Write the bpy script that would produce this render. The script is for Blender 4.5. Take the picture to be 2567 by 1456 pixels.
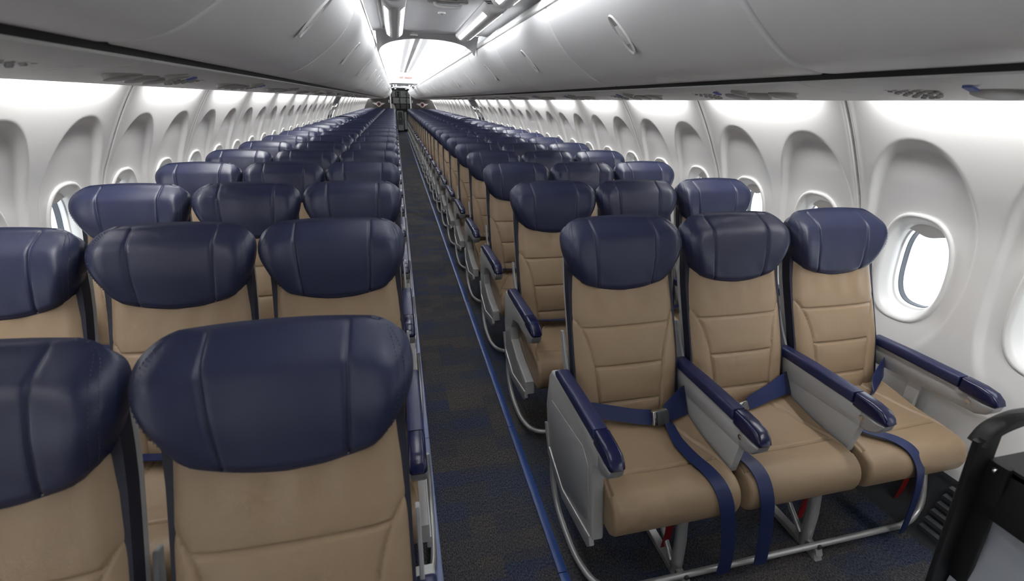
import bpy, math, random
from mathutils import Vector, Matrix
random.seed(4)
scene = bpy.context.scene
for o in list(bpy.data.objects): bpy.data.objects.remove(o)
COL = scene.collection
PITCH = 0.8128

# ------------------------------------------------------------------ camera
YAW, PIT, ROL, FPX = 0.23966, 0.38759, 0.02284, 1153.8
cam_d = bpy.data.cameras.new('camera'); cam = bpy.data.objects.new('camera', cam_d); COL.objects.link(cam)
fw = Vector((math.sin(YAW)*math.cos(PIT), math.cos(YAW)*math.cos(PIT), -math.sin(PIT)))
rt = Vector((math.cos(YAW), -math.sin(YAW), 0)); up = rt.cross(fw)
c, s = math.cos(ROL), math.sin(ROL)
R = c*rt + s*up; U = -s*rt + c*up
cam.matrix_world = Matrix(((R.x, U.x, -fw.x, -0.2728), (R.y, U.y, -fw.y, 0.0), (R.z, U.z, -fw.z, 1.553), (0, 0, 0, 1)))
cam_d.sensor_width = 36.0; cam_d.lens = 36.0*FPX/2567.0; cam_d.clip_start = 0.02; cam_d.clip_end = 200
cam_d.dof.use_dof = True; cam_d.dof.focus_distance = 2.6; cam_d.dof.aperture_fstop = 4.0
scene.camera = cam

# ------------------------------------------------------------------ world, exposure
world = bpy.data.worlds.new('overcast_sky'); scene.world = world; world.use_nodes = True
bg = world.node_tree.nodes['Background']; bg.inputs[0].default_value = (0.93, 0.96, 1.0, 1); bg.inputs[1].default_value = 3.0
scene.view_settings.view_transform = 'Standard'; scene.view_settings.look = 'None'
scene.view_settings.exposure = 0.15; scene.view_settings.gamma = 1.0; scene.view_settings.use_curve_mapping = False
try:
    scene.cycles.use_denoising = True
    scene.cycles.sample_clamp_indirect = 8.0
    scene.cycles.max_bounces = 5; scene.cycles.diffuse_bounces = 4; scene.cycles.glossy_bounces = 3
    scene.cycles.use_adaptive_sampling = True; scene.cycles.adaptive_threshold = 0.10; scene.cycles.adaptive_min_samples = 20
    scene.cycles.caustics_reflective = False; scene.cycles.caustics_refractive = False
except Exception: pass

# light strengths (W)
P_WALL, P_VAULT, E_LAMP = 4.6, 6.3, 19.0
def area(name, loc, direction, sx, sy, power, color=(1, 1, 1)):
    d = bpy.data.lights.new(name, 'AREA'); d.shape = 'RECTANGLE'; d.size = sx; d.size_y = sy; d.energy = power; d.color = color
    o = bpy.data.objects.new(name, d); COL.objects.link(o)
    z = -Vector(direction).normalized(); x = Vector((0, 1, 0)); y = z.cross(x)
    o.matrix_world = Matrix(((x.x, y.x, z.x, loc[0]), (x.y, y.y, z.y, loc[1]), (x.z, y.z, z.z, loc[2]), (0, 0, 0, 1)))
    return o
BIN0, BINL = 1.03, 1.17
SEAM0, PANL = 1.66, 1.016
# wall panels along the cabin: (y0, length, kind)
PAN = [(SEAM0 + PANL*k, PANL, 'two') for k in range(-3, 9)] + [(10.824, .508, 'one')]
EXITS = [(11.332, .508), (11.840, .508)]
PAN += [(12.348 + PANL*k, PANL, 'two') for k in range(12)] + [(24.540, .508, 'one')]
LOFF = {-1: .13, 1: 0.0}     # the left sidewall panels sit a little further aft
for (y0, ln, kind) in PAN:
    for sx in (-1, 1):
        area('sidewall_wash_light', (sx*1.448, y0 + ln/2 + LOFF[sx], 1.624), (sx*0.55, 0, -0.83), ln - .30, .03, P_WALL*ln)
VAULTS = [(4.15, 15.0), (17.4, 25.1)]
for (a, b) in VAULTS:
    n = max(1, round((b - a)/1.17)); L = (b - a)/n
    for i in range(n):
        for sx in (-1, 1):
            area('ceiling_cove_light', (sx*.432, a + L*(i + .5), 2.006), (-sx*.80, 0, .60), L - .05, .03, P_VAULT*L/1.17, (.97, .985, 1))

# ------------------------------------------------------------------ materials
def nodemat(name, color, rough=.5, metal=0, spec=.5, bump=None, vary=None, emit=None, coat=0, sheen=0):
    m = bpy.data.materials.new(name); m.use_nodes = True; nt = m.node_tree; b = nt.nodes['Principled BSDF']
    b.inputs['Base Color'].default_value = (*color, 1); b.inputs['Roughness'].default_value = rough
    b.inputs['Metallic'].default_value = metal; b.inputs['Specular IOR Level'].default_value = spec
    if coat: b.inputs['Coat Weight'].default_value = coat; b.inputs['Coat Roughness'].default_value = .15
    tc = nt.nodes.new('ShaderNodeTexCoord')
    if vary:
        sc, amt = vary
        n = nt.nodes.new('ShaderNodeTexNoise'); n.inputs['Scale'].default_value = sc; n.inputs['Detail'].default_value = 4
        nt.links.new(tc.outputs['Object'], n.inputs['Vector'])
        mr = nt.nodes.new('ShaderNodeMapRange'); mr.inputs[3].default_value = 1 - amt; mr.inputs[4].default_value = 1 + amt
        nt.links.new(n.outputs['Fac'], mr.inputs[0])
        mx = nt.nodes.new('ShaderNodeMix'); mx.data_type = 'RGBA'; mx.blend_type = 'MULTIPLY'; mx.inputs[0].default_value = 1
        mx.inputs[6].default_value = (*color, 1); nt.links.new(mr.outputs[0], mx.inputs[7])
        nt.links.new(mx.outputs[2], b.inputs['Base Color'])
    if bump:
        prev = None
        for (sc, st, strech) in bump:
            n = nt.nodes.new('ShaderNodeTexNoise'); n.inputs['Scale'].default_value = sc; n.inputs['Detail'].default_value = 3
            mp = nt.nodes.new('ShaderNodeMapping'); mp.inputs['Scale'].default_value = strech
            nt.links.new(tc.outputs['Object'], mp.inputs[0]); nt.links.new(mp.outputs[0], n.inputs['Vector'])
            bp = nt.nodes.new('ShaderNodeBump'); bp.inputs['Strength'].default_value = st; bp.inputs['Distance'].default_value = .02 if sc < 50 else .002
            nt.links.new(n.outputs['Fac'], bp.inputs['Height'])
            if prev: nt.links.new(prev.outputs[0], bp.inputs['Normal'])
            prev = bp
        nt.links.new(prev.outputs[0], b.inputs['Normal'])
    if emit: b.inputs['Emission Color'].default_value = (*emit[0], 1); b.inputs['Emission Strength'].default_value = emit[1]
    return m
M = {}
M['navy'] = nodemat('navy_leather', (.020, .025, .062), .40, spec=.45, bump=[(7, .10, (1, 1, .6)), (420, .12, (1, 1, 1))], vary=(3, .08))
M['tan'] = nodemat('tan_leather', (.300, .212, .132), .43, spec=.4, bump=[(9, .13, (1.6, 1, .45)), (420, .12, (1, 1, 1))], vary=(3, .06))
M['thread'] = nodemat('blue_grey_thread', (.045, .052, .085), .6)
M['gusset'] = nodemat('dark_navy_cloth', (.008, .010, .024), .6)
M['armpad'] = nodemat('navy_rubber', (.018, .023, .080), .38, spec=.5)
M['armcap'] = nodemat('navy_gloss_plastic', (.008, .010, .050), .18, spec=.5)
M['grey'] = nodemat('grey_plastic', (.40, .40, .395), .42, bump=[(500, .05, (1, 1, 1))])
M['grey2'] = nodemat('mid_grey_plastic', (.33, .335, .34), .4)
M['tip'] = nodemat('silver_grey_plastic', (.36, .36, .36), .3, metal=.3)
M['alu'] = nodemat('painted_aluminium', (.50, .50, .49), .35, metal=.55)
M['chrome'] = nodemat('polished_steel', (.7, .7, .7), .15, metal=1)
M['belt'] = nodemat('blue_webbing', (.010, .021, .090), .45, bump=[(300, .2, (1, 1, 1))])
M['red'] = nodemat('red_tag', (.25, .01, .012), .5)
M['white'] = nodemat('white_sidewall_plastic', (.76, .755, .74), .38, spec=.4)
M['frame'] = nodemat('white_window_trim', (.78, .775, .76), .33)
M['bin'] = nodemat('bin_grey_white_plastic', (.78, .78, .78), .40, spec=.4)
M['psu'] = nodemat('service_panel_plastic', (.60, .60, .585), .45)
M['ceil'] = nodemat('ceiling_plastic', (.76, .765, .78), .35)
M['vault'] = nodemat('vault_white', (.80, .81, .82), .5)
M['black'] = nodemat('black_rubber', (.008, .008, .009), .6)
M['darkgrey'] = nodemat('dark_grey_plastic', (.045, .048, .052), .45)
M['lensgrey'] = nodemat('grey_lens', (.29, .285, .27), .4)
M['brown'] = nodemat('brown_bulkhead_laminate', (.045, .038, .036), .45, vary=(25, .15))
M['gasket'] = nodemat('dark_window_gasket', (.03, .04, .06), .4)
M['strip'] = nodemat('blue_floor_strip', (.022, .060, .22), .30, spec=.5)
M['strip_glare'] = nodemat('blue_floor_strip_glare', (.20, .24, .42), .30, spec=.5)  # same blue strip with the glare on it put into its colour
M['tubeblack'] = nodemat('black_powder_coat', (.012, .012, .012), .45, bump=[(200, .2, (1, 1, 1))])
M['sheet'] = nodemat('pale_grey_sheet', (.40, .42, .46), .5)
M['galley_frame'] = nodemat('galley_dark_frame', (.02, .022, .022), .4)
M['galley_door'] = nodemat('galley_pale_door', (.50, .52, .52), .35)
M['galley_grey'] = nodemat('galley_grey_door', (.16, .165, .165), .35)
M['cart'] = nodemat('cart_dark_panel', (.06, .065, .07), .4)
M['lamp'] = nodemat('lamp_lens', (.9, .9, .9), .3, emit=((.95, .97, 1), E_LAMP))
M['spot'] = nodemat('spot_lens', (.9, .9, .9), .3, emit=((1, .98, .92), 12))
M['redmark'] = nodemat('dark_red_mark', (.09, .012, .018), .5)
M['redtext'] = nodemat('red_letters', (.30, .004, .003), .7, spec=.1)
M['bluemark'] = nodemat('blue_placard', (.10, .14, .42), .5)
M['signwhite'] = nodemat('sign_white', (.62, .60, .57), .5)
M['emblem_silver'] = nodemat('emblem_silver', (.62, .61, .60), .35)
M['emblem_red'] = nodemat('emblem_dark_red', (.17, .015, .015), .5)
g = bpy.data.materials.new('window_glass'); g.use_nodes = True; nt = g.node_tree; nt.nodes.clear()
out = nt.nodes.new('ShaderNodeOutputMaterial'); tr = nt.nodes.new('ShaderNodeBsdfTransparent'); gl = nt.nodes.new('ShaderNodeBsdfGlossy')
gl.inputs['Roughness'].default_value = .05; tr.inputs[0].default_value = (.94, .96, .97, 1); mx = nt.nodes.new('ShaderNodeMixShader'); mx.inputs[0].default_value = .05
nt.links.new(tr.outputs[0], mx.inputs[1]); nt.links.new(gl.outputs[0], mx.inputs[2]); nt.links.new(mx.outputs[0], out.inputs[0]); M['glass'] = g
# carpet: tiles in navy and brown-grey, fleck and ribbing
def carpet():
    m = bpy.data.materials.new('patterned_carpet'); m.use_nodes = True; nt = m.node_tree; b = nt.nodes['Principled BSDF']; N = nt.nodes.new; L = nt.links.new
    tc = N('ShaderNodeTexCoord')
    def brick(scale, off, seed):
        mp = N('ShaderNodeMapping'); mp.inputs['Scale'].default_value = scale; mp.inputs['Location'].default_value = seed; L(tc.outputs['Object'], mp.inputs[0])
        br = N('ShaderNodeTexBrick'); br.offset = off; br.inputs['Scale'].default_value = 1; br.inputs['Mortar Size'].default_value = 0
        br.inputs['Brick Width'].default_value = 1; br.inputs['Row Height'].default_value = 1; br.inputs['Color1'].default_value = (0, 0, 0, 1); br.inputs['Color2'].default_value = (1, 1, 1, 1)
        L(mp.outputs[0], br.inputs[0]); return br
    b1 = brick((5.2, 11, 1), .5, (3, 7, 0)); b2 = brick((3.1, 4.3, 1), .37, (1.3, 2.1, 0))
    r1 = N('ShaderNodeMix'); r1.data_type = 'RGBA'; r1.inputs[0].default_value = .5; L(b1.outputs[0], r1.inputs[6]); L(b2.outputs[0], r1.inputs[7])
    cr = N('ShaderNodeValToRGB'); cr.color_ramp.elements[0].position = .2; cr.color_ramp.elements[0].color = (.033, .042, .074, 1)
    cr.color_ramp.elements[1].position = .85; cr.color_ramp.elements[1].color = (.060, .058, .060, 1)
    e = cr.color_ramp.elements.new(.5); e.color = (.043, .047, .058, 1); L(r1.outputs[2], cr.inputs[0])
    mp = N('ShaderNodeMapping'); mp.inputs['Scale'].default_value = (1, .45, 1); L(tc.outputs['Object'], mp.inputs[0])
    n1 = N('ShaderNodeTexNoise'); n1.inputs['Scale'].default_value = 260; n1.inputs['Detail'].default_value = 3; n1.inputs['Roughness'].default_value = .8; L(mp.outputs[0], n1.inputs[0])
    fr = N('ShaderNodeValToRGB'); fr.color_ramp.elements[0].position = .40; fr.color_ramp.elements[0].color = (.45, .48, .60, 1); fr.color_ramp.elements[1].position = .68; fr.color_ramp.elements[1].color = (3.6, 3.2, 2.7, 1); L(n1.outputs['Fac'], fr.inputs[0])
    mu = N('ShaderNodeMix'); mu.data_type = 'RGBA'; mu.blend_type = 'MULTIPLY'; mu.inputs[0].default_value = 1; L(cr.outputs[0], mu.inputs[6]); L(fr.outputs[0], mu.inputs[7])
    L(mu.outputs[2], b.inputs['Base Color']); b.inputs['Roughness'].default_value = .95; b.inputs['Specular IOR Level'].default_value = .15
    w = N('ShaderNodeTexWave'); w.bands_direction = 'X'; w.inputs['Scale'].default_value = 55; w.inputs['Distortion'].default_value = 1.5; w.inputs['Detail'].default_value = 1; L(tc.outputs['Object'], w.inputs[0])
    ad = N('ShaderNodeMath'); ad.operation = 'ADD'; L(w.outputs['Fac'], ad.inputs[0]); L(n1.outputs['Fac'], ad.inputs[1])
    bp = N('ShaderNodeBump'); bp.inputs['Strength'].default_value = .6; bp.inputs['Distance'].default_value = .004; L(ad.outputs[0], bp.inputs['Height']); L(bp.outputs[0], b.inputs['Normal'])
    return m
M['carpet'] = carpet()

# ------------------------------------------------------------------ mesh helpers
def join(*gs):
    V, F = [], []
    for v, f in gs:
        n = len(V); V += list(v); F += [tuple(i + n for i in q) for q in f]
    return V, F
def mir(g, sx):
    if sx > 0: return g
    return [(-x, y, z) for x, y, z in g[0]], [tuple(reversed(f)) for f in g[1]]
def mesh(name, geo, mat, smooth=True, ang=40, fix=True):
    v, f = geo
    me = bpy.data.meshes.new(name); me.from_pydata(v, [], f)
    if fix:
        import bmesh
        bm = bmesh.new(); bm.from_mesh(me); bmesh.ops.recalc_face_normals(bm, faces=bm.faces); bm.to_mesh(me); bm.free()
    me.materials.append(M[mat] if isinstance(mat, str) else mat)
    if smooth:
        for p in me.polygons: p.use_smooth = True
        try: me.set_sharp_from_angle(angle=math.radians(ang))
        except Exception: pass
    me.update(); return me
def ob(name, me, parent=None, loc=(0, 0, 0), rot=None):
    o = bpy.data.objects.new(name, me); COL.objects.link(o); o.location = loc
    if rot: o.rotation_euler = rot
    if parent is not None: o.parent = parent
    return o
def tag(o, label=None, cat=None, group=None, kind=None):
    if label: o['label'] = label
    if cat: o['category'] = cat
    if group: o['group'] = group
    if kind: o['kind'] = kind
    return o
def thing(name, label, cat, loc=(0, 0, 0), group=None, rot=None):
    return tag(ob(name, None, None, loc, rot), label, cat, group)
def struct(name, me, label, cat=None, loc=(0, 0, 0)):
    return tag(ob(name, me, None, loc), label, cat or name.split('_')[0], kind='structure')
def lerp_tab(tab, t):
    if t <= tab[0][0]: return tab[0][1]
    for (a, va), (b, vb) in zip(tab, tab[1:]):
        if t <= b: return va + (vb - va)*(t - a)/(b - a)
    return tab[-1][1]
def smooth_tab(tab, t):     # Catmull-Rom through a table
    n = len(tab)
    if t <= tab[0][0]: return tab[0][1]
    if t >= tab[-1][0]: return tab[-1][1]
    for i in range(n - 1):
        if t <= tab[i + 1][0]:
            x0, y0 = tab[i]; x1, y1 = tab[i + 1]; h = x1 - x0; u = (t - x0)/h
            m0 = (y1 - tab[i - 1][1])/(x1 - tab[i - 1][0]) if i > 0 else (y1 - y0)/h
            m1 = (tab[i + 2][1] - y0)/(tab[i + 2][0] - x0) if i < n - 2 else (y1 - y0)/h
            return (2*u**3 - 3*u*u + 1)*y0 + (u**3 - 2*u*u + u)*h*m0 + (-2*u**3 + 3*u*u)*y1 + (u**3 - u*u)*h*m1
def sstep(a, b, x):
    u = min(1, max(0, (x - a)/(b - a))); return u*u*(3 - 2*u)
def crom(pts, k=6, closed=False):
    P = [Vector(p) for p in pts]; n = len(P); out = []
    rng = range(n) if closed else range(n - 1)
    for i in rng:
        a = P[(i - 1) % n] if (closed or i > 0) else P[i]; b = P[i]; c_ = P[(i + 1) % n]; d = P[(i + 2) % n] if (closed or i < n - 2) else P[(i + 1) % n]
        for j in range(k):
            t = j/k
            out.append(.5*((2*b) + (c_ - a)*t + (2*a - 5*b + 4*c_ - d)*t*t + (3*b - a - 3*c_ + d)*t**3))
    if not closed: out.append(P[-1])
    return out
def box(x0, x1, y0, y1, z0, z1):
    v = [(x, y, z) for x in (x0, x1) for y in (y0, y1) for z in (z0, z1)]
    return v, [(0, 1, 3, 2), (4, 6, 7, 5), (0, 4, 5, 1), (2, 3, 7, 6), (0, 2, 6, 4), (1, 5, 7, 3)]
def inset2(poly, d):
    n = len(poly); A = sum(poly[i][0]*poly[(i + 1) % n][1] - poly[(i + 1) % n][0]*poly[i][1] for i in range(n)); sg = 1 if A > 0 else -1
    res = []
    for i in range(n):
        p0, p1, p2 = poly[i - 1], poly[i], poly[(i + 1) % n]
        e1 = (p1[0] - p0[0], p1[1] - p0[1]); e2 = (p2[0] - p1[0], p2[1] - p1[1])
        l1 = math.hypot(*e1) or 1; l2 = math.hypot(*e2) or 1
        nx = -(e1[1]/l1 + e2[1]/l2)*sg; ny = (e1[0]/l1 + e2[0]/l2)*sg; l = math.hypot(nx, ny) or 1
        res.append((p1[0] + nx/l*d, p1[1] + ny/l*d))
    return res
def extr(poly, axis, a, b, r=.004, steps=2):
    """closed 2D profile swept along an axis with rounded ends. axis x: poly=(y,z); axis y: poly=(x,z); axis z: poly=(x,y)"""
    secs = []
    if r > 0:
        for i in range(steps + 1):
            t = math.pi/2*i/steps; secs.append((a + r*(1 - math.sin(t)), r*(1 - math.cos(t)) if False else r*math.cos(t)*1.0))
        secs = [(a + r*(1 - math.cos(math.pi/2*i/steps)), r*(1 - math.sin(math.pi/2*i/steps))) for i in range(steps + 1)]
        secs += [(b - p + a, d) for p, d in reversed(secs)]
    else: secs = [(a, 0), (b, 0)]
    V, F = [], []; n = len(poly)
    for pos, d in secs:
        for (p, q) in (inset2(poly, d) if d > 1e-6 else poly):
            V.append((pos, p, q) if axis == 'x' else (p, pos, q) if axis == 'y' else (p, q, pos))
    for k in range(len(secs) - 1):
        for i in range(n):
            j = (i + 1) % n; F.append((k*n + i, k*n + j, (k + 1)*n + j, (k + 1)*n + i))
    F.append(tuple(range(n - 1, -1, -1))); F.append(tuple((len(secs) - 1)*n + i for i in range(n)))
    return V, F
def rrect(x0, x1, y0, y1, r, k=4):
    o = []
    for cx, cy, a0 in ((x1 - r, y1 - r, 0), (x0 + r, y1 - r, 90), (x0 + r, y0 + r, 180), (x1 - r, y0 + r, 270)):
        for i in range(k + 1):
            a = math.radians(a0 + 90*i/k); o.append((cx + r*math.cos(a), cy + r*math.sin(a)))
    return o
def tube(pts, r, n=10, flat=None):
    P = [Vector(p) for p in pts]; V, F = [], []; up_ = None
    for i, p in enumerate(P):
        t = (P[min(i + 1, len(P) - 1)] - P[max(i - 1, 0)]).normalized()
        if up_ is None:
            up_ = Vector((0, 0, 1)) if abs(t.z) < .9 else Vector((1, 0, 0))
        a = t.cross(up_).normalized(); up_ = a.cross(t).normalized()
        for k in range(n):
            w = 2*math.pi*k/n; V.append(tuple(p + a*math.cos(w)*r + up_*math.sin(w)*(flat or r)))
    for i in range(len(P) - 1):
        for k in range(n):
            j = (k + 1) % n; F.append((i*n + k, i*n + j, (i + 1)*n + j, (i + 1)*n + k))
    F.append(tuple(range(n))[::-1]); F.append(tuple((len(P) - 1)*n + k for k in range(n)))
    return V, F
def ribbon(pts, widths, thick):
    """pts centre line; widths = half-width vectors (one or per point)"""
    P = [Vector(p) for p in pts]; V, F = [], []
    for i, p in enumerate(P):
        w = Vector(widths[i] if isinstance(widths[0], (tuple, list, Vector)) else widths)
        t = (P[min(i + 1, len(P) - 1)] - P[max(i - 1, 0)]).normalized(); nn = t.cross(w).normalized()*thick/2
        V += [tuple(p - w - nn), tuple(p + w - nn), tuple(p + w + nn), tuple(p - w + nn)]
    for i in range(len(P) - 1):
        for k in range(4): j = (k + 1) % 4; F.append((i*4 + k, i*4 + j, i*4 + 4 + j, i*4 + 4 + k))
    F.append((3, 2, 1, 0)); e = len(P)*4 - 4; F.append((e, e + 1, e + 2, e + 3))
    return V, F
def grid(fn, us, vs, flip=False):
    V = [fn(u, v) for v in vs for u in us]; n = len(us); F = []
    for j in range(len(vs) - 1):
        for i in range(n - 1):
            q = (j*n + i, j*n + i + 1, (j + 1)*n + i + 1, (j + 1)*n + i); F.append(q[::-1] if flip else q)
    return V, F
def closed_slab(front, back, us, vs):
    """front/back grids joined along the rim"""
    a = grid(front, us, vs); b = grid(back, us, vs, True); V, F = join(a, b); n, m = len(us), len(vs); o = n*m
    rim = [(0, i) for i in range(n)] + [(j, n - 1) for j in range(1, m)] + [(m - 1, i) for i in range(n - 2, -1, -1)] + [(j, 0) for j in range(m - 2, 0, -1)]
    idx = [j*n + i for j, i in rim]
    for k in range(len(idx)): p, q = idx[k], idx[(k + 1) % len(idx)]; F.append((q, p, p + o, q + o))
    return V, F
def disc(cx, cy, cz, r, h, axis='y', n=20, ry=None, dome=0):
    ry = ry or r
    poly = [(math.cos(2*math.pi*i/n)*r, math.sin(2*math.pi*i/n)*ry) for i in range(n)]
    v, f = extr(poly, axis, -h/2, h/2, min(r, ry, h/2)*.4, 2)
    return [(x + cx, y + cy, z + cz) for x, y, z in v], f
def linsp(a, b, n): return [a + (b - a)*i/(n - 1) for i in range(n)]
def text_mesh(s_, size, mat, ext=.0015):
    cu = bpy.data.curves.new('letters', 'FONT'); cu.body = s_; cu.size = size; cu.align_x = 'CENTER'; cu.align_y = 'CENTER'; cu.extrude = ext
    o = bpy.data.objects.new('letters_tmp', cu); COL.objects.link(o); dg = bpy.context.evaluated_depsgraph_get()
    me = bpy.data.meshes.new_from_object(o.evaluated_get(dg)); bpy.data.objects.remove(o); bpy.data.curves.remove(cu)
    me.materials.clear(); me.materials.append(M[mat]); return me

# ------------------------------------------------------------------ cabin shell
YF, YB = -1.6, 25.2
WPROF = [(0, 1.60), (.15, 1.665), (.3, 1.72), (.45, 1.76), (.6, 1.787), (.75, 1.80), (.9, 1.797), (1.03, 1.78), (1.16, 1.745), (1.30, 1.678), (1.45, 1.597), (1.585, 1.512), (1.72, 1.41), (1.86, 1.28)]
def wx(z): return smooth_tab(WPROF, z)
floor = struct('floor', mesh('floor', box(-1.75, 1.75, YF, 28.2, -.03, 0), 'carpet', smooth=False), 'dark blue and brown patterned carpet running the length of the cabin')
# blue floor strips; the left one has glare painted in as paler blue
for nm, x0, x1, mt, lab in (('trim_1', .180, .215, 'strip', 'bright blue segmented strip on the carpet right of the aisle'), ('trim_2', -.256, -.220, 'strip_glare', 'blue segmented strip with painted pale glare on the carpet left of the aisle')):
    t = thing(nm, lab, 'strip', ((x0 + x1)/2, 0, 0)); t['kind'] = 'structure'
    me = mesh('strip_segment', extr(rrect(-(x1 - x0)/2, (x1 - x0)/2, -.003, .006, .003, 2), 'y', 0, .8098, .001, 1), mt)
    for k in range(-3, 30): ob('strip_segment', me, t, (0, 1.062 + PITCH*k, 0.002))
# sidewalls
ZW = .934
def wall_geo(ln, wins):
    ny = int(ln/.008); ys = [0, .002, .006, .012] + linsp(.02, ln - .02, ny) + [ln - .012, ln - .006, ln - .002, ln]
    zs = linsp(.26, 1.80, 190)
    def fn(y, z):
        x = wx(z); e = min(y, ln - y)
        x += .010*(1 - sstep(0, .008, e)) - .004*math.exp(-((e - .014)/.008)**2)
        for yc in wins:
            dy = abs(y - yc)/.226; dz = (z - 1.0)/.460
            q = dy**2.3 + abs(dz)**2.3
            if q < 1.3:
                x += (1 - sstep(.78, 1.0, q))*(.020 + .012*sstep(.95, 1.40, z))*sstep(.55, .80, z)
        return (x, y, z)
    V, F = grid(fn, ys, zs)
    keep = []
    for f in F:
        cy = sum(V[i][1] for i in f)/4; cz = sum(V[i][2] for i in f)/4
        if all(abs((cy - yc)/.139)**2.6 + abs((cz - ZW)/.222)**2.6 > 1 for yc in wins): keep.append(f)
    return V, keep
def superell(a, b, p, n=48):
    o = []
    for i in range(n):
        t = 2*math.pi*i/n; cs, sn = math.cos(t), math.sin(t)
        o.append((a*math.copysign(abs(cs)**(2/p), cs), b*math.copysign(abs(sn)**(2/p), sn)))
    return o
def ring_loft(loops):
    """loops: (a, b, power, depth); depth outboard from the recessed wall surface"""
    V, F = [], []; n = 48
    for a, b, p, d in loops:
        for (y, z) in superell(a, b, p, n): V.append((wx(ZW + z) + .020 + .010*sstep(.95, 1.40, ZW + z) + d, y, ZW + z))
    for k in range(len(loops) - 1):
        for i in range(n): j = (i + 1) % n; F.append((k*n + i, k*n + j, (k + 1)*n + j, (k + 1)*n + i))
    return V, F
def plate_x(poly, x, th):
    """thin plate in the y-z plane following the wall lean"""
    lean = lambda z: x + (wx(z) - wx(ZW)) + .010*sstep(.95, 1.40, z)
    V = [(lean(z), y, z) for y, z in poly] + [(lean(z) + th, y, z) for y, z in poly]; n = len(poly)
    F = [tuple(range(n))[::-1], tuple(range(n, 2*n))] + [(i, (i + 1) % n, (i + 1) % n + n, i + n) for i in range(n)]
    return V, F
WIN = {}
for sx in (-1, 1):
    WIN[sx] = dict(
        two=mesh('sidewall_panel', mir(wall_geo(PANL, (.254, .762)), sx), 'white', ang=60),
        one=mesh('sidewall_panel', mir(wall_geo(.508, (.254,)), sx), 'white', ang=60),
        frame=mesh('window_frame', mir(ring_loft([(.153, .238, 2.6, .008), (.150, .235, 2.6, -.006), (.145, .230, 2.6, -.010), (.138, .222, 2.6, -.009), (.127, .209, 2.6, .006), (.117, .196, 2.6, .030), (.112, .190, 2.6, .036), (.110, .187, 2.6, .060), (.104, .179, 2.6, .064), (.103, .177, 2.6, .085)]), sx), 'frame', ang=50),
        gasket=mesh('window_gasket', mir(ring_loft([(.112, .190, 2.6, .084), (.101, .174, 2.6, .086), (.098, .171, 2.6, .108), (.112, .19, 2.6, .112)]), sx), 'gasket', ang=50),
        pane=mesh('window_pane', mir(plate_x([(y, z + ZW) for y, z in superell(.101, .175, 2.6)], wx(ZW) + .022 + .072, .003), sx), 'glass'),
        shade=mesh('window_shade', mir(plate_x([(y, z) for y, z in [(-.098 + .196*i/20, 0) for i in range(0)]] + [(-.112 + .224*i/20, 1.092 - .022*math.exp(-(((-1 + i/10))/.5)**2)) for i in range(21)] + [(.112, 1.15), (-.112, 1.15)], wx(ZW) + .022 + .048, .006), sx), 'frame', ang=50))
LOWER = {}
dado_zs = [0, .10, .20, .268]
for sx, side in ((-1, 'left'), (1, 'right')):
    w = thing('wall_' + side, 'white moulded cabin sidewall with window scallops, %s side' % side, 'wall', (0, 0, 0)); w['kind'] = 'structure'
    for (y0, ln, kind) in PAN:
        p = ob('sidewall_panel', WIN[sx][kind], w, (0, y0 + LOFF[sx], 0))
        for yc in ((.254, .762) if kind == 'two' else (.254,)):
            ob('window_frame', WIN[sx]['frame'], p, (0, yc, 0)); ob('window_pane', WIN[sx]['pane'], p, (0, yc, 0)); ob('window_shade', WIN[sx]['shade'], p, (0, yc, 0))
            if y0 < 9: ob('window_gasket', WIN[sx]['gasket'], p, (0, yc, 0))
    # dado with louvres near the front
    bb = struct('baseboard_' + side, mesh('dado', mir(grid(lambda y, z: (wx(z) + .004 + (.02 if z > .05 else 0), y, z), [YF, 28], linsp(0, .30, 8)), sx), 'darkgrey'), 'dark grey kick panel along the foot of the %s sidewall' % side, 'panel')
    sl = mesh('louvre_slat', mir(extr([(-.012, -.010), (.004, -.012), (.012, .004), (.006, .010), (-.010, .004)], 'y', 0, .30, .004, 1), sx), 'darkgrey')
    for blk in range(-1, 8):
        for k in range(6):
            z = .055 + .034*k; ob('louvre_slat', sl, bb, (sx*(wx(z) - .002), .62 + .508*blk, z))
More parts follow.
